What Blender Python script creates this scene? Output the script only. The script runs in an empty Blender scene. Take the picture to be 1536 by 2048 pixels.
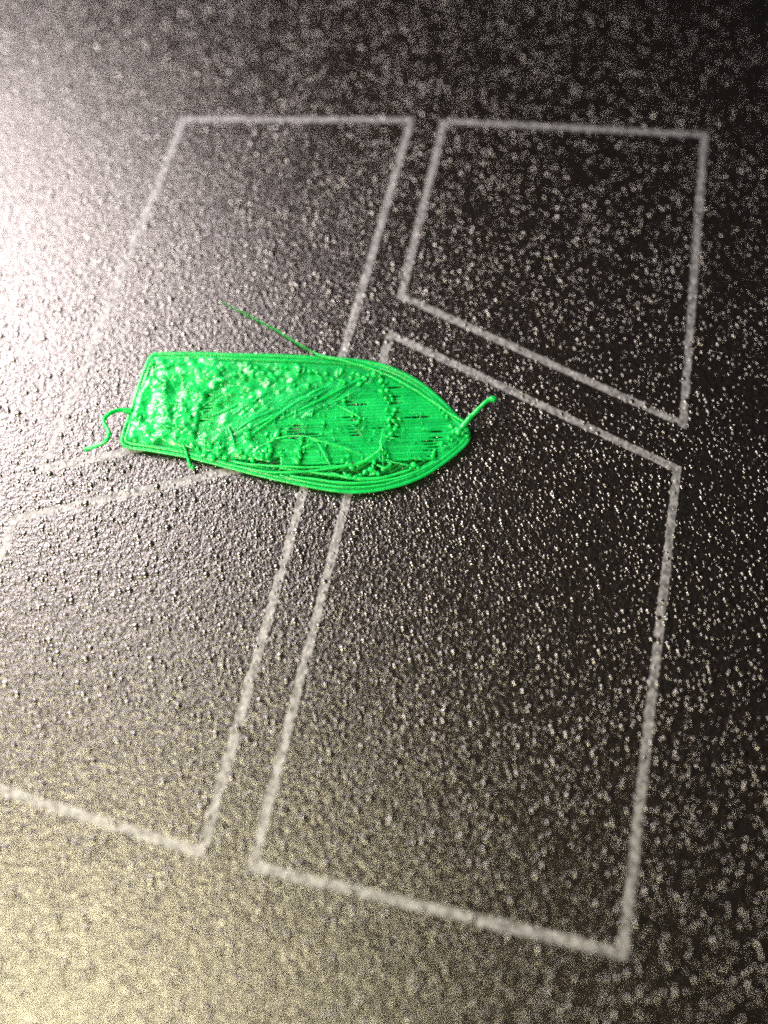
import bpy, math, random
import numpy as np
from mathutils import Vector, noise as mnoise

random.seed(7); rng = np.random.default_rng(7)
scn = bpy.context.scene
col = scn.collection
MM = 0.001

# ------------------------------------------------------------------ camera
F = 1547.0                       # focal length in photo pixels (photo 1536 x 2048)
TILT = math.atan(F / 4191.0)     # off vertical
D = 0.108                        # metres along the axis to the bed
cam_d = bpy.data.cameras.new('camera'); cam = bpy.data.objects.new('camera', cam_d); col.objects.link(cam)
cam.location = (0, -D * math.sin(TILT), D * math.cos(TILT))
cam.rotation_euler = (TILT, 0, 0)
cam_d.sensor_fit = 'VERTICAL'; cam_d.sensor_height = 24.0; cam_d.lens = 24.0 * F / 2048.0
cam_d.clip_start = 0.002; cam_d.clip_end = 20
cam_d.dof.use_dof = True; cam_d.dof.focus_distance = 0.1085; cam_d.dof.aperture_fstop = 3.5
scn.camera = cam

# ------------------------------------------------------------------ world and lamps
w = bpy.data.worlds.new('World'); scn.world = w; w.use_nodes = True
w.node_tree.nodes['Background'].inputs[0].default_value = (0.9, 0.95, 1.0, 1)
w.node_tree.nodes['Background'].inputs[1].default_value = 0.012

def area_lamp(name, loc, target, size, power, color, spread=180):
    d = bpy.data.lights.new(name, 'AREA'); d.shape = 'DISK'; d.size = size; d.energy = power; d.color = color; d.spread = math.radians(spread)
    o = bpy.data.objects.new(name, d); col.objects.link(o); o.location = loc
    o.rotation_euler = (Vector(target) - Vector(loc)).to_track_quat('-Z', 'Y').to_euler()
    return o
area_lamp('lamp_near', (-0.145, 0.097, 0.104), (-0.05, 0.025, 0), 0.12, 0.49, (1.0, 0.865, 0.845), 122)
area_lamp('lamp_warm', (-0.140, -0.150, 0.19), (-0.085, -0.075, 0), 0.08, 0.40, (1.0, 0.88, 0.56), 80)
area_lamp('lamp_far', (0.35, 0.25, 0.75), (0, 0, 0), 0.24, 0.09, (0.92, 0.95, 1.0))

scn.view_settings.view_transform = 'Standard'; scn.view_settings.look = 'None'
scn.view_settings.exposure = 0.0; scn.view_settings.gamma = 1.0
scn.render.engine = 'CYCLES'
scn.cycles.use_denoising = False
scn.cycles.max_bounces = 8
scn.cycles.sample_clamp_indirect = 4.0; scn.cycles.sample_clamp_direct = 8.0
scn.cycles.use_adaptive_sampling = False; scn.cycles.filter_width = 1.8

# ------------------------------------------------------------------ pixel of the photograph -> point on the bed at height z
ct, st = math.cos(TILT), math.sin(TILT)
CX, CY, CZ = cam.location
def P(px, py, z=0.0):
    u = (np.asarray(px, float) - 768) / F; v = (1024 - np.asarray(py, float)) / F
    dx, dy, dz = u, v * ct + st, v * st - ct
    t = (z - CZ) / dz
    return np.stack(np.broadcast_arrays(CX + dx * t, CY + dy * t, np.asarray(z, float)), -1)
PXM = 0.0698 * MM                # metres for one photo pixel near the print

# ------------------------------------------------------------------ materials
def mat(name):
    m = bpy.data.materials.new(name); m.use_nodes = True
    nt = m.node_tree; b = nt.nodes['Principled BSDF']
    return m, nt, b
def nd(nt, t, **kw):
    n = nt.nodes.new(t)
    for k, v in kw.items(): setattr(n, k, v)
    return n
def ramp(nt, fac, stops):
    r = nd(nt, 'ShaderNodeValToRGB'); e = r.color_ramp.elements
    e[0].position, e[0].color = stops[0][0], (*stops[0][1], 1); e[1].position, e[1].color = stops[-1][0], (*stops[-1][1], 1)
    for p, c in stops[1:-1]:
        x = e.new(p); x.color = (*c, 1)
    nt.links.new(fac, r.inputs[0]); return r
def noise(nt, scale, detail=2.0, rough=0.5):
    tc = nd(nt, 'ShaderNodeNewGeometry'); n = nd(nt, 'ShaderNodeTexNoise')
    n.inputs['Scale'].default_value = scale; n.inputs['Detail'].default_value = detail; n.inputs['Roughness'].default_value = rough
    nt.links.new(tc.outputs['Position'], n.inputs['Vector']); return n

def bed_material(name, c0, c1, rough, dist, spec=0.5, scale=1500, ior=1.5):
    m, nt, b = mat(name)
    n = noise(nt, 1100, 2.0)
    r = ramp(nt, n.outputs['Fac'], [(0.35, c0), (0.65, c1)]); nt.links.new(r.outputs[0], b.inputs['Base Color'])
    b.inputs['Roughness'].default_value = rough; b.inputs['Specular IOR Level'].default_value = spec; b.inputs['IOR'].default_value = ior
    h = noise(nt, scale, 3.0, 0.6)
    bp = nd(nt, 'ShaderNodeBump'); bp.inputs['Strength'].default_value = 1.0; bp.inputs['Distance'].default_value = dist
    nt.links.new(h.outputs['Fac'], bp.inputs['Height']); nt.links.new(bp.outputs[0], b.inputs['Normal'])
    return m
M_bed = bed_material('black_textured_glass', (0.003, 0.0022, 0.0017), (0.010, 0.0068, 0.0048), 0.26, 0.00029, 0.5, scale=1450, ior=1.9)
M_dome = bed_material('black_glass_bumps', (0.004, 0.0035, 0.003), (0.012, 0.0095, 0.0075), 0.22, 0.00003, 0.8, ior=2.0)
M_line = bed_material('grey_white_print', (0.11, 0.115, 0.126), (0.30, 0.31, 0.335), 0.45, 0.00020, 0.5)
M_ldome = bed_material('grey_white_print_bumps', (0.11, 0.116, 0.124), (0.29, 0.30, 0.32), 0.22, 0.00003, ior=1.7)

def green_material(name, base, rough=0.28, sss=0.65, bump=0.00008, bscale=2500, vary=0.16):
    m, nt, b = mat(name)
    oi = nd(nt, 'ShaderNodeObjectInfo')
    n = noise(nt, 420, 3.0, 0.55)
    r = ramp(nt, n.outputs['Fac'], [(0.3, tuple(c * (1 - vary) for c in base)), (0.7, tuple(min(1, c * (1 + vary) + 0.004) for c in base))])
    hs = nd(nt, 'ShaderNodeHueSaturation')
    mp = nd(nt, 'ShaderNodeMapRange'); mp.inputs['To Min'].default_value = 0.82; mp.inputs['To Max'].default_value = 1.12
    nt.links.new(oi.outputs['Random'], mp.inputs['Value']); nt.links.new(mp.outputs[0], hs.inputs['Value'])
    nt.links.new(r.outputs[0], hs.inputs['Color']); nt.links.new(hs.outputs[0], b.inputs['Base Color'])
    b.inputs['Roughness'].default_value = rough
    b.inputs['Subsurface Weight'].default_value = sss
    b.inputs['Subsurface Radius'].default_value = (0.3, 1.0, 0.6)
    b.inputs['Subsurface Scale'].default_value = 0.0013
    h = noise(nt, bscale, 2.0)
    bp = nd(nt, 'ShaderNodeBump'); bp.inputs['Strength'].default_value = 0.8; bp.inputs['Distance'].default_value = bump
    nt.links.new(h.outputs['Fac'], bp.inputs['Height']); nt.links.new(bp.outputs[0], b.inputs['Normal'])
    return m
G = (0.003, 0.46, 0.088)
M_sheet = green_material('green_plastic_sheet', G, 0.24)
M_bead = green_material('green_plastic_bead', G, 0.26)
M_string = green_material('green_plastic_string', (0.016, 0.60, 0.115), 0.2)
M_blob = green_material('green_plastic_blob', (0.004, 0.52, 0.09), 0.15, bump=0.00012)
M_mass = green_material('green_plastic_matted', (0.006, 0.44, 0.092), 0.25, bump=0.00008, bscale=2200, vary=0.30)
M_film = green_material('thin_translucent_green_film', (0.006, 0.36, 0.055), 0.3, sss=0.0)
_b = M_film.node_tree.nodes['Principled BSDF']; _mx = nd(M_film.node_tree, 'ShaderNodeMixShader'); _mx.inputs[0].default_value = 0.5
_tr = nd(M_film.node_tree, 'ShaderNodeBsdfTransparent'); _tr.inputs[0].default_value = (0.3, 0.9, 0.4, 1)
_o = M_film.node_tree.nodes['Material Output']
M_film.node_tree.links.new(_tr.outputs[0], _mx.inputs[1]); M_film.node_tree.links.new(_b.outputs[0], _mx.inputs[2]); M_film.node_tree.links.new(_mx.outputs[0], _o.inputs['Surface'])
M_mass.node_tree.nodes['Principled BSDF'].inputs['Specular IOR Level'].default_value = 0.5
M_burn, _, bb = mat('burnt_brown_plastic'); bb.inputs['Base Color'].default_value = (0.03, 0.008, 0.002, 1); bb.inputs['Roughness'].default_value = 0.4

# ------------------------------------------------------------------ mesh helpers
def link_mesh(name, verts, faces, m, parent=None, smooth=True):
    me = bpy.data.meshes.new(name); me.from_pydata([tuple(v) for v in verts], [], faces)
    if smooth: me.polygons.foreach_set('use_smooth', [True] * len(me.polygons))
    me.materials.append(m); me.update()
    o = bpy.data.objects.new(name, me); col.objects.link(o); o.parent = parent
    return o

def tube_geo(pts, hw, hh, n=8, closed=False, sq=0.8):
    pts = np.asarray(pts, float); N = len(pts)
    hw = np.broadcast_to(hw, N); hh = np.broadcast_to(hh, N)
    if closed: T = np.roll(pts, -1, 0) - np.roll(pts, 1, 0)
    else: T = np.gradient(pts, axis=0)
    T = T / (np.linalg.norm(T, axis=1, keepdims=True) + 1e-12)
    S = np.cross(T, np.array([0, 0, 1.0])); ln = np.linalg.norm(S, axis=1, keepdims=True)
    S = np.where(ln < 1e-3, np.array([[1.0, 0, 0]]), S / (ln + 1e-12)); U = np.cross(S, T)
    a = np.arange(n) * 2 * math.pi / n + math.pi / n
    ca = np.sign(np.cos(a)) * np.abs(np.cos(a)) ** sq; sa = np.sign(np.sin(a)) * np.abs(np.sin(a)) ** sq
    V = pts[:, None] + S[:, None] * (ca[None, :, None] * hw[:, None, None]) + U[:, None] * (sa[None, :, None] * hh[:, None, None])
    V = V.reshape(-1, 3).tolist(); Fc = []
    for i in range(N if closed else N - 1):
        j = (i + 1) % N
        for k in range(n):
            l = (k + 1) % n
            Fc.append((i * n + k, i * n + l, j * n + l, j * n + k))
    if not closed:
        for base, p, rev in ((0, pts[0] - T[0] * hw[0] * 0.6, True), ((N - 1) * n, pts[-1] + T[-1] * hw[-1] * 0.6, False)):
            V.append(list(p)); c = len(V) - 1
            for k in range(n):
                l = (k + 1) % n
                Fc.append((c, base + l, base + k) if rev else (c, base + k, base + l))
    return V, Fc

def smooth_path(p, n):                       # Catmull-Rom through px points (x, y, z_mm, half-width_px)
    p = np.asarray(p, float); q = np.vstack([2 * p[0] - p[1], p, 2 * p[-1] - p[-2]])
    out = []
    m = len(p) - 1
    for t in np.linspace(0, m - 1e-6, n):
        i = int(t); f = t - i; a, b, c, d = q[i], q[i + 1], q[i + 2], q[i + 3]
        out.append(0.5 * ((2 * b) + (-a + c) * f + (2 * a - 5 * b + 4 * c - d) * f * f + (-a + 3 * b - 3 * c + d) * f ** 3))
    return np.array(out)

# ------------------------------------------------------------------ print bed
def prism(name, x0, x1, y0, y1, z0, z1, m):
    v = [(x, y, z) for z in (z0, z1) for x, y in ((x0, y0), (x1, y0), (x1, y1), (x0, y1))]
    f = [(3, 2, 1, 0), (4, 5, 6, 7), (0, 1, 5, 4), (1, 2, 6, 5), (2, 3, 7, 6), (3, 0, 4, 7)]
    return link_mesh(name, v, f, m, smooth=False)
bed = prism('print_bed', -0.155, 0.155, -0.155, 0.155, -0.004, 0, M_bed)
bed['kind'] = 'structure'; bed['label'] = 'black textured glass print bed with grey printed outlines'

# printed outlines: centre lines traced on the bed, one mesh for each panel outline
LW = 1.18 * MM
OUT = {
 'a': [(368, 238), (822, 240), (684, 716), (640, 868), (545, 842), (86, 938)],
 'b': [(889, 242), (1409, 270), (1366, 848), (802, 592)],
 'c': [(780, 668), (1354, 938), (1246, 1908), (505, 1732), (690, 1010)],
 'd': [(28, 1038), (440, 946), (622, 920), (606, 985), (404, 1706), (-60, 1560), (-40, 1250)],
}
SEGS = []
def outline(px, closed=True):
    P3 = P([p[0] for p in px], [p[1] for p in px])[:, :2]
    n = len(P3); cen = P3.mean(0); V = []; Fc = []
    left, right = [], []
    for i in range(n):
        a, b, c = P3[i - 1], P3[i], P3[(i + 1) % n]
        d1 = (b - a) / np.linalg.norm(b - a); d2 = (c - b) / np.linalg.norm(c - b)
        n1 = np.array([-d1[1], d1[0]]); n2 = np.array([-d2[1], d2[0]])
        mi = (n1 + n2); mi /= np.linalg.norm(mi); k = 1 / max(0.45, mi @ n1)
        left.append(b + mi * k * LW / 2); right.append(b - mi * k * LW / 2)
        SEGS.append((b, c))
    for i in range(n):
        j = (i + 1) % n; L = np.linalg.norm(P3[j] - P3[i]); m = max(2, int(L / (0.25 * MM)))
        nn = P3[j] - P3[i]; nn = np.array([-nn[1], nn[0]]) / L
        base = len(V)
        for s in range(m + 1):
            t = s / m; e = 0 if s in (0, m) else 1
            jl = e * (rng.normal() * 0.05 + 0.10 * mnoise.noise((i * 9.1, s * 0.22, 1.3))) * MM
            jr = e * (rng.normal() * 0.05 + 0.10 * mnoise.noise((i * 9.1, s * 0.22, 7.3))) * MM
            l = left[i] * (1 - t) + left[j] * t + nn * jl; r = right[i] * (1 - t) + right[j] * t - nn * jr
            V += [(l[0], l[1], 0.010 * MM), (r[0], r[1], 0.010 * MM)]
        for s in range(m):
            q = base + 2 * s; Fc.append((q, q + 1, q + 3, q + 2))
    o = link_mesh('printed_outline', V, Fc, M_line, bed, smooth=False)
for k in OUT: outline(OUT[k])

# glassy bumps of the bed texture: thousands of tiny domes
def dome_mesh(name, pts, ra, rb, ang, h, m):
    n = 7; rings = [(1.0, 0.0), (0.86, 0.51), (0.47, 0.88)]
    th = np.arange(n) * 2 * math.pi / n
    tv = np.array([[r * math.cos(t), r * math.sin(t), z] for r, z in rings for t in th] + [[0, 0, 1.0]])
    tf = []
    for r in range(2):
        for k in range(n):
            l = (k + 1) % n; tf += [(r * n + k, r * n + l, (r + 1) * n + l), (r * n + k, (r + 1) * n + l, (r + 1) * n + k)]
    for k in range(n): tf.append((2 * n + k, 2 * n + (k + 1) % n, 3 * n))
    tf = np.array(tf); N = len(pts)
    X = tv[None, :, 0] * ra[:, None]; Y = tv[None, :, 1] * rb[:, None]; c, s = np.cos(ang)[:, None], np.sin(ang)[:, None]
    V = np.empty((N, len(tv), 3)); V[..., 0] = X * c - Y * s + pts[:, None, 0]; V[..., 1] = X * s + Y * c + pts[:, None, 1]
    V[..., 2] = tv[None, :, 2] * h[:, None] - 0.012 * MM
    Ft = (tf[None] + (np.arange(N) * len(tv))[:, None, None]).reshape(-1, 3)
    me = bpy.data.meshes.new(name)
    me.vertices.add(N * len(tv)); me.vertices.foreach_set('co', V.astype(np.float32).ravel())
    nf = len(Ft); me.loops.add(nf * 3); me.loops.foreach_set('vertex_index', Ft.astype(np.int32).ravel())
    me.polygons.add(nf); me.polygons.foreach_set('loop_start', np.arange(nf, dtype=np.int32) * 3)
    me.polygons.foreach_set('use_smooth', np.ones(nf, dtype=bool))
    me.update(calc_edges=True); me.materials.append(m)
    o = bpy.data.objects.new(name, me); col.objects.link(o); o.parent = bed; o['kind'] = 'stuff'
    return o
cell = 0.66 * MM
x0, x1, y0, y1 = -0.080, 0.080, -0.070, 0.106
gx, gy = np.meshgrid(np.arange(x0, x1, cell), np.arange(y0, y1, cell))
pts = np.stack([gx.ravel(), gy.ravel()], 1); pts += rng.uniform(-0.48, 0.48, pts.shape) * cell
dens = np.array([mnoise.noise((p[0] * 420, p[1] * 420, 0.3)) + 0.6 * mnoise.noise((p[0] * 130, p[1] * 130, 4.3)) for p in pts])   # bumps gather in loose clusters
keep = rng.uniform(size=len(pts)) < np.clip(0.54 + 0.40 * dens, 0.15, 1.0); pts = pts[keep]
N = len(pts)
rad = np.clip(rng.lognormal(math.log(0.245), 0.38, N), 0.10, 0.55) * MM
asp = rng.uniform(0.72, 1.0, N); ang = rng.uniform(0, math.pi, N); hgt = rad * rng.uniform(0.25, 0.5, N)
dl = np.full(N, 1.0)
for a, b in SEGS:
    ab = b - a; t = np.clip(((pts - a) @ ab) / (ab @ ab), 0, 1); d = np.linalg.norm(pts - (a + t[:, None] * ab), axis=1); dl = np.minimum(dl, d)
on = (dl < LW * 0.52) & (rng.uniform(size=N) < 0.72)
dome_mesh('texture_bumps', pts[~on], rad[~on], (rad * asp)[~on], ang[~on], hgt[~on], M_dome)
dome_mesh('texture_bumps', pts[on], rad[on], (rad * asp)[on], ang[on], hgt[on] * 0.8, M_ldome)

# ------------------------------------------------------------------ the failed print
root = bpy.data.objects.new('failed_print', None); col.objects.link(root); root.location = tuple(P(600, 850)); root.empty_display_size = 0.01
root['label'] = 'flat bright green boat-shaped failed plastic print covered in stringy tangled blobs'; root['category'] = 'print'
R0 = np.array(root.location)
def part(name, V, Fc, m, label=None):
    o = link_mesh(name, np.asarray(V) - R0, Fc, m, root)
    if label: o['label'] = label
    return o
def strand(name, path, m=M_bead, n=None, flat=1.0, label=None, sides=8):
    path = np.asarray(path, float)
    q = smooth_path(path, n or max(8, int(len(path) * 6)))
    sd = random.uniform(0, 99); ks = np.arange(len(q))
    wob = np.array([mnoise.noise((k * 0.35, sd, 0)) for k in ks]); wx = np.array([mnoise.noise((k * 0.22, sd, 5)) for k in ks]); wy = np.array([mnoise.noise((k * 0.22, sd, 9)) for k in ks])
    w_ = np.maximum(q[:, 3] * (1 + 0.30 * wob), 0.25) * PXM
    q[:, 0] += wx * 0.8; q[:, 1] += wy * 0.8
    V, Fc = tube_geo(P(q[:, 0], q[:, 1], q[:, 2] * MM), w_, w_ * flat, sides, sq=0.95)
    return part(name, V, Fc, m, label)

HULL = [(318, 706), (400, 705), (470, 708), (560, 710), (640, 714), (700, 718), (760, 727), (805, 744), (845, 768), (880, 797), (908, 825),
        (930, 846), (939, 866), (936, 884), (915, 905), (880, 932), (840, 956), (795, 973), (745, 983), (695, 985), (640, 978), (580, 966),
        (510, 950), (440, 932), (370, 914), (300, 902), (256, 896), (242, 884), (246, 862), (262, 815), (276, 770), (292, 728), (302, 711)]
def dense_loop(px, step=5.0):
    p = np.array(px, float); q = np.vstack([p[-1], p, p[0], p[1]]); out = []
    for i in range(1, len(p) + 1):
        a, b, c, d = q[i - 1], q[i], q[i + 1], q[i + 2]; m = max(1, int(np.linalg.norm(c - b) / step))
        for s in range(m):
            f = s / m
            out.append(0.5 * ((2 * b) + (-a + c) * f + (2 * a - 5 * b + 4 * c - d) * f * f + (-a + 3 * b - 3 * c + d) * f ** 3))
    return np.array(out)
H = dense_loop(HULL)
def inset(d):
    T = np.roll(H, -1, 0) - np.roll(H, 1, 0)
    for _ in range(3): T = (np.roll(T, 1, 0) + T + np.roll(T, -1, 0)) / 3
    T /= np.linalg.norm(T, axis=1, keepdims=True); nrm = np.stack([-T[:, 1], T[:, 0]], 1)    # clockwise on screen (y down): inward
    return H + nrm * np.reshape(d, (-1, 1))
def poly_x(poly, y0, slope):                 # crossings of the line y = y0 + slope * x with a polygon
    xs = []
    for i in range(len(poly)):
        a, b = poly[i - 1], poly[i]; fa = a[1] - slope * a[0] - y0; fb = b[1] - slope * b[0] - y0
        if fa * fb < 0: t = fa / (fa - fb); xs.append(a[0] + t * (b[0] - a[0]))
    return sorted(xs)

# first layer: diagonal beads, seen through the gaps
inn = inset(12.0)
sl = -0.62
for y0_ in np.arange(860, 1580, 9.5):
    xs = poly_x(inn, y0_, sl)
    for a, b in zip(xs[::2], xs[1::2]):
        a = max(a, (y0_ - 880) / -sl) if False else a; b = min(b, (y0_ - 885) / -sl)          # only the open belly side shows it
        if b - a < 12: continue
        x = np.linspace(a, b, max(4, int((b - a) / 10)))
        V, Fc = tube_geo(P(x, y0_ + sl * x, 0.16 * MM), 3.4 * PXM, 0.14 * MM, 6)
        part('first_layer_bead', V, Fc, M_film)

# perimeter beads: stacked rings round the hull
for zi, z in enumerate((0.17, 0.45, 0.73)):
    for ri, d in enumerate((3.0, 9.2, 15.2)):
        if zi == 2 and ri == 2: continue
        jit = np.array([mnoise.noise((k * 0.05, zi * 3.7, ri * 5.1)) for k in range(len(H))])
        ring = inset(d + jit * (0.7 + 0.9 * ri) - (0.6 * zi if ri == 0 else 0))
        V, Fc = tube_geo(P(ring[:, 0], ring[:, 1], (z + 0.04 * jit) * MM), 4.0 * PXM, 0.16 * MM, 8, closed=True)
        part('perimeter_bead', V, Fc, M_bead)

# second layer: raster beads along the boat, pulled apart into slits here and there
SLITS = [(775, 802, 762, 882, .5), (678, 712, 830, 845, .8), (715, 738, 806, 822, .8), (695, 722, 840, 872, .8), (748, 768, 846, 872, .7),
         (832, 866, 822, 852, .35), (858, 882, 860, 900, .45), (842, 872, 880, 896, .7), (578, 612, 798, 812, .9), (640, 664, 788, 800, .9), (688, 712, 800, 815, .8),
         (478, 532, 812, 824, .9), (500, 530, 800, 808, .9), (468, 490, 778, 786, .9), (572, 606, 838, 880, .6), (400, 426, 772, 832, .6), (548, 575, 808, 835, .6),
         (590, 640, 860, 882, .5), (480, 500, 836, 850, .9), (640, 700, 742, 752, .6), (600, 650, 745, 757, .8), (380, 410, 820, 850, .6), (788, 815, 925, 932, .7), (560, 620, 868, 876, .6)]
inn = inset(17.0); sl = -0.045; pitch = 6.1
ROWS = np.arange(735, 1010, pitch); CUTS = {}
for bi, y0_ in enumerate(ROWS):                     # a cut opens the joint between bead bi and bead bi + 1
    for (sx0, sx1, sy0, sy1, pr) in SLITS:
        if sy0 <= y0_ + pitch / 2 + sl * (sx0 + sx1) / 2 <= sy1 and random.random() < pr:
            CUTS.setdefault(bi, []).append((sx0 + random.uniform(-6, 4), sx1 + random.uniform(-5, 7), random.uniform(0.30, 0.46)))
    if random.random() < 0.18:
        xx = random.uniform(440, 880); CUTS.setdefault(bi, []).append((xx, xx + random.uniform(14, 34), random.uniform(0.25, 0.4)))
for bi, y0_ in enumerate(ROWS):
    xs = poly_x(inn, y0_, sl)
    for a, b in zip(xs[::2], xs[1::2]):
        if b - a < 14: continue
        x = np.arange(a, b, 2.5); y = y0_ + sl * x
        if y.mean() > 925: continue
        if y0_ > 940: x = x[x > 560]                # the belly side of the sheet is missing
        if len(x) < 5: continue
        y = y0_ + sl * x
        up = np.full(len(x), pitch * 0.66); dn = up.copy()
        for src, arr in ((bi, dn), (bi - 1, up)):
            for (g0, g1, dep) in CUTS.get(src, ()):
                t = np.clip((x - g0) / (g1 - g0), 0, 1); arr -= np.sin(t * math.pi) ** 0.5 * pitch * dep
        nz = np.array([mnoise.noise((xx * 0.02, bi * 1.7, 0.0)) for xx in x])
        V, Fc = tube_geo(P(x, y + (dn - up) / 2 + nz * 0.5, (0.46 + 0.03 * nz) * MM), (up + dn) / 2 * PXM, (0.15 + 0.02 * nz) * MM, 8)
        part('infill_bead', V, Fc, M_sheet)

# fused, matted mass over the stern and along the upper rim
def inside(poly, x, y):
    c = np.zeros(x.shape, bool)
    for i in range(len(poly)):
        a, b = poly[i - 1], poly[i]
        if a[1] == b[1]: continue
        c ^= ((a[1] > y) != (b[1] > y)) & (x < (b[0] - a[0]) * (y - a[1]) / (b[1] - a[1]) + a[0])
    return c
def edge_dist(poly, x, y):
    d = np.full(x.shape, 1e9)
    for i in range(len(poly)):
        a, b = poly[i - 1], poly[i]; ab = b - a; L = ab @ ab
        if L < 1e-9: continue
        t = np.clip(((x - a[0]) * ab[0] + (y - a[1]) * ab[1]) / L, 0, 1)
        d = np.minimum(d, np.hypot(x - a[0] - t * ab[0], y - a[1] - t * ab[1]))
    return d
def fused(name, px, top, seed, amp, step=2.2, streak=0.0, slope=14.0, label=None):
    poly = np.array(px, float); mn, mx = poly.min(0), poly.max(0)
    X, Y = np.meshgrid(np.arange(mn[0] - 4, mx[0] + 4, step), np.arange(mn[1] - 4, mx[1] + 4, step))
    dd = edge_dist(poly, X, Y); ins = inside(poly, X, Y)
    rg = np.array([[mnoise.noise((x * 0.06, y * 0.06, seed)) for x in X[0]] for y in Y[:, 0]]) * 5
    dd = np.where(ins, dd, -dd) + rg
    Z = np.zeros(X.shape)
    for j in range(X.shape[0]):
        for i in range(X.shape[1]):
            x, y = X[j, i], Y[j, i]
            u, v = (x * 0.87 - y * 0.5), (x * 0.5 + y * 0.87)
            n1 = mnoise.noise((x * 0.035, y * 0.045, seed + 3)); n2 = mnoise.noise((x * 0.09, y * 0.11, seed + 8)); n3 = mnoise.noise((u * 0.05, v * 0.28, seed + 5))
            n4 = abs(mnoise.noise((x * 0.2, y * 0.22, seed + 11)))
            Z[j, i] = top + amp * (1.0 * n1 + 0.30 * n2 + 0.30 * n4) + streak * n3 * (0.5 + n1)
    Z = 0.30 + (Z - 0.30) * np.clip(dd / slope, 0, 1) ** 0.5
    V = P(X, Y, Z * MM).reshape(-1, 3); nx = X.shape[1]; Fc = []
    okv = dd > -0.5
    for j in range(X.shape[0] - 1):
        for i in range(nx - 1):
            if okv[j, i] and okv[j, i + 1] and okv[j + 1, i] and okv[j + 1, i + 1]:
                q = j * nx + i; Fc.append((q, q + nx, q + nx + 1, q + 1))
    used = sorted({k for f in Fc for k in f}); mp = {k: i for i, k in enumerate(used)}
    return part(name, V[used], [tuple(mp[k] for k in f) for f in Fc], M_mass, label)
fused('matted_patch', [(306, 710), (440, 706), (456, 760), (420, 790), (398, 850), (396, 903), (300, 891), (248, 884), (258, 826), (280, 764)], 1.0, 2.0, 0.50, streak=0.30, label='matted lumpy stern end')
fused('matted_patch', [(430, 716), (560, 722), (690, 730), (760, 742), (748, 770), (690, 765), (620, 775), (560, 800), (500, 790), (440, 800)], 0.72, 12.0, 0.36, streak=0.30)
fused('matted_patch', [(392, 862), (450, 850), (520, 880), (560, 905), (540, 926), (470, 920), (395, 908)], 0.78, 22.0, 0.38, streak=0.35)
fused('matted_patch', [(500, 770), (600, 755), (660, 760), (600, 800), (540, 850), (470, 880), (420, 850), (450, 810)], 0.68, 32.0, 0.35, streak=0.30)

# diagonal strands dragged across the sheet
for k in range(44):
    t = k / 43; cx = 455 + 250 * t + random.uniform(-16, 16); cy = 838 - 62 * t + random.uniform(-24, 24)
    wide = random.random() < 0.55
    L = random.uniform(50, 130); an = math.radians(random.uniform(24, 37)); dx, dy = math.cos(an) * L / 2, -math.sin(an) * L / 2
    z = random.uniform(0.54, 0.68) if wide else random.uniform(0.66, 0.9); wd = random.uniform(4.5, 9) if wide else random.choice((0.8, 1.2, 1.8, 2.6)); bow = random.uniform(-5, 5)
    strand('dragged_ribbon' if wide else 'dragged_strand', [(cx - dx, cy - dy, z - 0.08, wd * .7), (cx - dx * .3, cy - dy * .3 + bow, z + .06, wd), (cx + dx * .4, cy + dy * .4 + bow, z + .06, wd), (cx + dx, cy + dy, z - .05, wd * .5)],
           M_mass if wide else random.choice((M_bead, M_string)), flat=0.2 if wide else 0.7, sides=10)
for a in ([(476, 888, .8, 1.6), (540, 842, .85, 2.2), (590, 806, .9, 2.0), (640, 786, .8, 1.4)],
          [(560, 838, .7, 1.2), (640, 800, .85, 2.4), (700, 768, .85, 2.2), (735, 752, .8, 1.2)],
          [(560, 865, .8, 1.0), (590, 848, 1.2, 1.0), (615, 838, 1.2, 0.9)], [(405, 812, 1.2, .8), (440, 788, 1.3, 1.0), (470, 776, 1.2, .8), (540, 760, 1.0, .7)],
          [(690, 800, .8, .8), (715, 785, 1.1, .9), (732, 770, 1.0, .8)]):
    strand('dragged_strand', a, M_bead, 28)

# blobs: six shapes shared by all of them
def blob_mesh(seed):
    import bmesh
    bm = bmesh.new(); bmesh.ops.create_icosphere(bm, subdivisions=2, radius=1.0)
    for v in bm.verts:
        n = 1 + 0.45 * mnoise.noise(v.co * 1.1 + Vector((seed * 5.3, 0, 0))) + 0.22 * mnoise.noise(v.co * 2.6 + Vector((0, seed * 3.1, 0)))
        v.co *= n
    me = bpy.data.meshes.new('blob'); bm.to_mesh(me); bm.free()
    me.polygons.foreach_set('use_smooth', [True] * len(me.polygons)); me.materials.append(M_blob); me.update(); return me
BM = [blob_mesh(s) for s in range(6)]
def blob(px, py, r, z=0.7, sx=1.0, sz=0.8, rot=None):
    o = bpy.data.objects.new('blob', random.choice(BM)); col.objects.link(o); o.parent = root
    o.location = tuple(P(px, py, z * MM) - R0); s = r * PXM
    o.scale = (s * sx, s / sx ** 0.5, s * sz); o.rotation_euler = (random.uniform(-.4, .4), random.uniform(-.4, .4), random.uniform(0, 6.3) if rot is None else rot)
for k in range(34):                                                # row of lumps under the upper rim
    x = 470 + k * 9.2 + random.uniform(-3, 3); y = 727 + (x - 470) * 0.055 + random.uniform(0, 26); blob(x, y, random.uniform(3, 6.5), random.uniform(.7, 1.1), random.uniform(.8, 1.5))
for k in range(20):                                                # stern lumps
    x, y = random.uniform(275, 440), random.uniform(722, 885); x = max(x, 300 - (y - 720) * 0.28 + 6); blob(x, y, random.uniform(2.5, 6), random.uniform(.9, 1.3), random.uniform(.8, 1.8), .5)
for k in range(46):                                                # scattered over the middle
    x = random.uniform(420, 700); y = random.uniform(765, 905); blob(x, y, random.uniform(1.5, 4.5), random.uniform(.65, .95), random.uniform(.8, 1.7))
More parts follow.
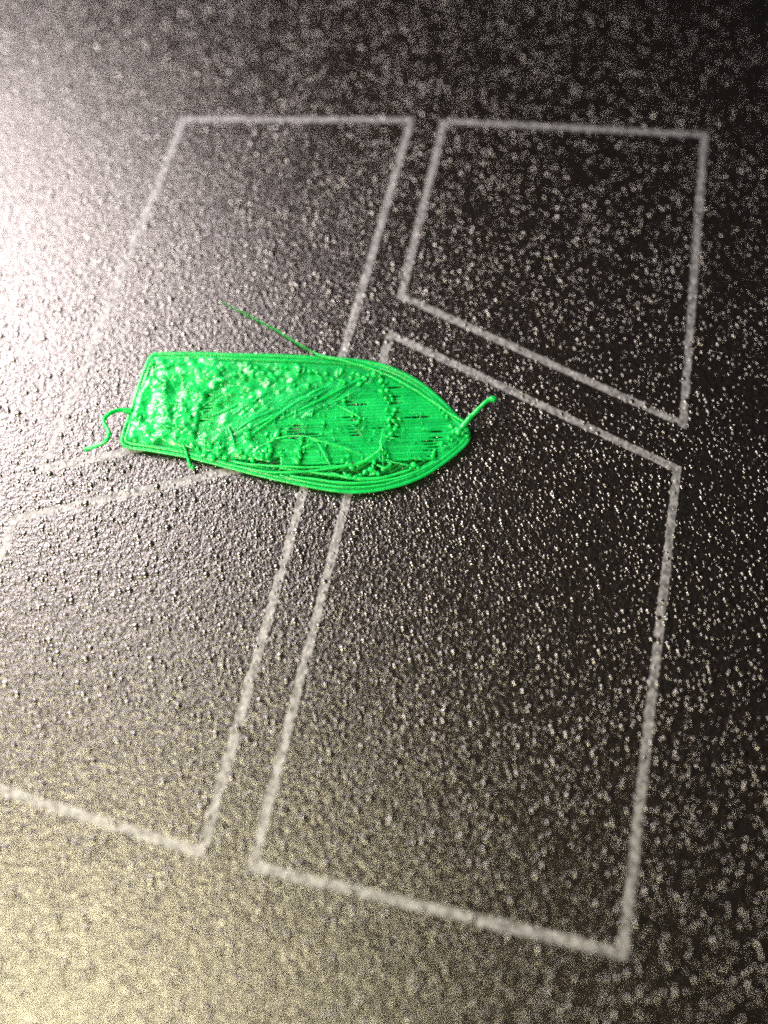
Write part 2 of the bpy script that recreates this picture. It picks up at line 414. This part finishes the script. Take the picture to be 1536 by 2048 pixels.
for k in range(22):
    x, y = random.choice(((random.uniform(290, 440), random.uniform(725, 880)), (random.uniform(440, 740), random.uniform(728, 775)), (random.uniform(400, 560), random.uniform(870, 915))))
    x = max(x, 318 - (y - 720) * 0.3); blob(x, y, random.uniform(5, 9), random.uniform(.85, 1.15), random.uniform(.9, 1.9), .55)
chain = [(748, 742), (757, 752), (766, 747), (760, 762), (768, 772), (762, 783), (773, 780), (780, 792), (770, 797), (778, 806), (786, 800), (776, 818), (784, 828), (792, 820), (779, 838), (788, 842), (780, 852), (790, 858), (784, 868), (776, 874), (793, 850), (797, 838)]
for x, y in chain: blob(x + random.uniform(-2, 2), y, random.uniform(3.2, 5.6), random.uniform(.75, 1.05), random.uniform(.9, 1.5))
for x, y, r in ((540, 902, 6), (537, 912, 7), (597, 900, 8), (592, 921, 8), (600, 912, 6), (608, 898, 3), (562, 905, 4), (697, 912, 4), (715, 818, 3), (706, 822, 3), (712, 828, 4), (720, 836, 4),
               (716, 844, 5), (704, 832, 3), (728, 838, 3), (888, 826, 6), (880, 818, 4), (894, 833, 4), (902, 854, 6), (908, 862, 6), (915, 858, 5), (926, 866, 6), (934, 872, 5), (897, 876, 5), (884, 886, 5), (890, 892, 3), (904, 880, 4), (912, 886, 3),
               (868, 906, 4), (866, 912, 5), (870, 900, 3), (828, 930, 6), (822, 936, 4), (836, 936, 4), (740, 880, 3), (664, 862, 3), (700, 953, 6), (712, 955, 6), (690, 948, 4), (770, 905, 5), (776, 912, 3), (762, 896, 4), (748, 925, 5), (742, 940, 6), (756, 948, 5), (766, 940, 4), (730, 945, 5), (720, 950, 4), (695, 928, 6), (686, 922, 5), (704, 935, 6), (716, 930, 5),
               (425, 920, 5), (450, 916, 6), (438, 910, 5), (470, 924, 4), (410, 905, 6), (396, 898, 5), (490, 915, 5), (505, 922, 4), (482, 905, 5), (520, 905, 5)):
    blob(x, y, r, random.uniform(.75, 1.1), random.uniform(.85, 1.4))
for k in range(40):
    x, y = random.uniform(600, 930), random.uniform(760, 930)
    if inside(inset(22), np.array([x]), np.array([y]))[0]: blob(x, y, random.uniform(.9, 2.0), .64, random.uniform(.8, 2.2))

# loose strings on the belly side and bow
def S(*p, m=M_string, n=None, label=None, flat=1.0, name='loose_string'): return strand(name, p, m, n or max(16, 7 * len(p)), flat, label)
S((520, 893, .8, 1.2), (552, 878, 1.2, 1.6), (580, 872, 1.5, 1.8), (610, 873, 1.7, 1.8), (645, 884, 1.7, 2.0), (690, 896, 1.5, 2.0), (712, 905, 1.3, 1.6), (724, 914, 1.0, 1.2), (724, 922, .8, 1))
S((594, 838, 1.0, .8), (602, 846, 1.2, .8), (606, 858, 1.1, .8), (612, 872, .9, .7))
S((626, 881, .9, 1.0), (634, 884, 1.3, 1.2), (644, 900, 1.3, 2.2), (654, 918, 1.2, 2.2), (660, 930, .9, 1.4))
S((625, 887, .9, 1.6), (614, 892, 1.0, 2.4), (604, 897, .9, 1.6))
S((470, 925, 1.0, 2.0), (530, 931, 1.2, 2.2), (590, 934, 1.3, 2.2), (640, 934, 1.2, 2.0), (672, 930, .9, 1.5))
S((470, 932, .9, 2), (540, 944, 1.0, 2.6), (600, 944, 1.1, 2.4), (650, 938, 1.1, 2.6), (700, 930, 1.1, 4.0), (722, 926, 1.0, 4.0), (742, 914, 1.2, 3.2), (760, 900, 1.4, 2.6), (766, 896, 1.5, 2))
S((560, 936, .8, 2.2), (620, 944, .9, 2.4), (680, 952, 1.0, 3.0), (720, 958, 1.0, 4.0), (760, 956, .9, 3.2), (800, 946, .9, 2.6), (830, 936, .8, 1.8))
S((580, 952, .8, 2.2), (640, 960, .9, 2.4), (700, 966, .9, 2.4), (760, 962, .9, 2.2), (820, 948, .9, 2.2), (880, 920, .8, 2.0))
S((560, 950, .9, 1.6), (620, 966, 1.0, 1.8), (690, 974, 1.0, 1.8), (760, 970, 1.0, 1.8), (830, 950, .9, 1.6))
S((650, 946, .9, 1.2), (670, 948, 1.0, 2.0), (686, 952, .9, 1.4))
S((772, 920, .9, 1.0), (795, 926, 1.1, 1.6), (818, 931, 1.0, 1.2))
S((766, 856, .9, .8), (764, 870, 1.5, 1.6), (762, 888, 1.7, 2.6), (766, 902, 1.3, 2.4)); S((765, 905, 1.2, .8), (766, 918, 1.1, 1.0), (766, 936, .9, .8))
S((769, 873, .9, 1.0), (785, 876, 1.1, 1.8), (800, 880, 1.0, 1.4), (809, 878, .9, .8))
S((754, 930, 1.0, 2.0), (770, 936, 1.1, 3.0), (782, 928, 1.0, 2.4), (775, 924, .9, 1.2)); S((744, 930, 1.1, 1.4), (750, 945, 1.0, 3), (740, 950, .9, 3))
S((670, 800, .8, .5), (671, 808, 1.1, .6), (684, 815, 1.0, .6)); S((733, 815, .9, .5), (729, 824, 1.2, .6), (724, 832, 1.0, .5)); S((686, 816, .8, 1.2), (700, 824, 1.1, 2.2), (712, 830, 1.1, 2.6), (722, 836, .9, 2))
S((842, 824, .8, .6), (841, 832, 1.1, .8), (838, 840, .8, .6)); S((808, 854, .8, .6), (805, 862, 1.1, .9), (803, 868, .8, .6))
S((844, 858, .8, 1.0), (855, 857, .9, 1.4), (865, 856, .8, .8)); S((838, 914, .8, .8), (842, 919, .9, 1.2), (850, 922, .8, .8))
S((884, 897, .8, 1.0), (900, 890, 1.0, 1.2), (914, 882, .9, 1.4)); S((690, 898, .9, 1.0), (702, 903, 1.1, 1.2), (710, 907, .8, .8))
S((318, 845, 1.5, .8), (335, 862, 1.7, 1.0), (352, 886, 1.5, 1.2), (366, 904, 1.2, 1.4)); S((360, 846, 1.4, .8), (378, 862, 1.6, 1.0), (390, 885, 1.3, 1.0), (402, 912, 1.0, .9))
S((455, 850, 1.0, 1.0), (464, 875, 1.2, 2.2), (470, 893, 1.0, 2.6)); S((300, 808, 1.4, .7), (340, 806, 1.5, .8), (372, 808, 1.4, .7))
for k in range(44):
    x, y = random.uniform(275, 430), random.uniform(725, 885); x = max(x, 312 - (y - 720) * 0.3); L = random.uniform(8, 30); a = math.radians(random.choice((random.uniform(10, 45), random.uniform(-60, 100))))
    S((x, y, 1.2, .7), (x + L / 2 * math.cos(a), y - L / 2 * math.sin(a), 1.6, 1.3), (x + L * math.cos(a), y - L * math.sin(a), 1.2, .7))

for k in range(85):                                                # fine torn threads all over the middle
    x, y = random.uniform(430, 780), random.uniform(745, 915)
    if x > 640 and y < 800 + random.uniform(0, 60): continue
    L = random.uniform(6, 24); a = random.choice((random.uniform(-.3, .3), random.uniform(.3, .8), random.uniform(-2, 2))); b = a + random.uniform(-1.2, 1.2); wd = random.uniform(.5, 1.5)
    x2, y2 = x + L / 2 * math.cos(a), y - L / 2 * math.sin(a)
    S((x, y, .72, wd * .6), (x2, y2, random.uniform(.85, 1.3), wd), (x2 + L / 2 * math.cos(b), y2 - L / 2 * math.sin(b), .75, wd * .5), m=random.choice((M_string, M_blob, M_bead)), name='torn_thread')
for k in range(30):                                                # ragged stern edge
    t = random.random(); x = 304 + (246 - 304) * t + random.uniform(-3, 3); y = 716 + (880 - 716) * t; blob(x, y, random.uniform(1.6, 3.6), random.uniform(.4, .9), random.uniform(.8, 1.6))
# a bead peeled from the bow wall, running along the upper rim and off over the bed
S((932, 846, 1.0, 3.0), (905, 830, 1.1, 3.0), (870, 806, 1.1, 2.8), (830, 780, 1.1, 2.6), (790, 757, 1.1, 2.4), (750, 740, 1.2, 2.4), (715, 729, 1.3, 2.2), (680, 719, 1.4, 2.2), (640, 711, 1.2, 2.2), (628, 705, 1.0, 2.0), n=80, name='peeled_bead')
S((632, 707, 1.05, 2.2), (600, 690, .7, 2.4), (555, 662, .4, 2.2), (510, 638, .3, 1.8), (475, 620, .25, 1.3), (440, 601, .2, .6), m=M_film, n=50, name='stray_string', label='thin green string leaving the upper rim towards the upper left')
S((264, 822, .9, 6.0), (250, 821, 1.1, 5.5), (238, 820, 1.4, 4.4), (222, 826, 2.0, 4.2), (209, 836, 2.4, 4.2), (207, 846, 2.6, 3.8), (215, 858, 2.7, 4.2), (218, 870, 2.8, 4.5), (210, 883, 2.7, 4.2), (194, 891, 2.4, 4.0), (180, 896, 2.1, 4.6), (171, 900, 2.0, 5.5), m=M_bead, n=60, name='curled_strand', label='curled green strand sticking out beside the stern')
S((914, 868, .9, 7), (926, 852, 1.3, 6.5), (940, 836, 1.9, 5.5), (955, 820, 2.5, 4.6), (968, 807, 3.0, 4.2), (976, 801, 3.2, 4.6), (983, 798, 3.3, 6.5), (988, 799, 3.3, 7), (991, 800, 3.2, 5), m=M_bead, n=44, name='upright_strand', label='straight green strand with a round end rising from the bow')
S((366, 890, 1.1, 2.0), (372, 904, 1.1, 2.8), (376, 918, 1.0, 3.2), (379, 928, .8, 4.2), (381, 932, .6, 4.5), m=M_bead, name='drip')
blob(385, 934, 5, .6); blob(932, 860, 7, 1.0)
o = bpy.data.objects.new('burnt_speck', BM[2].copy()); o.data.materials.clear(); o.data.materials.append(M_burn); col.objects.link(o); o.parent = root
o.location = tuple(P(705, 926, 1.45 * MM) - R0); o.scale = (2.8 * PXM, 2.2 * PXM, 1.6 * PXM)
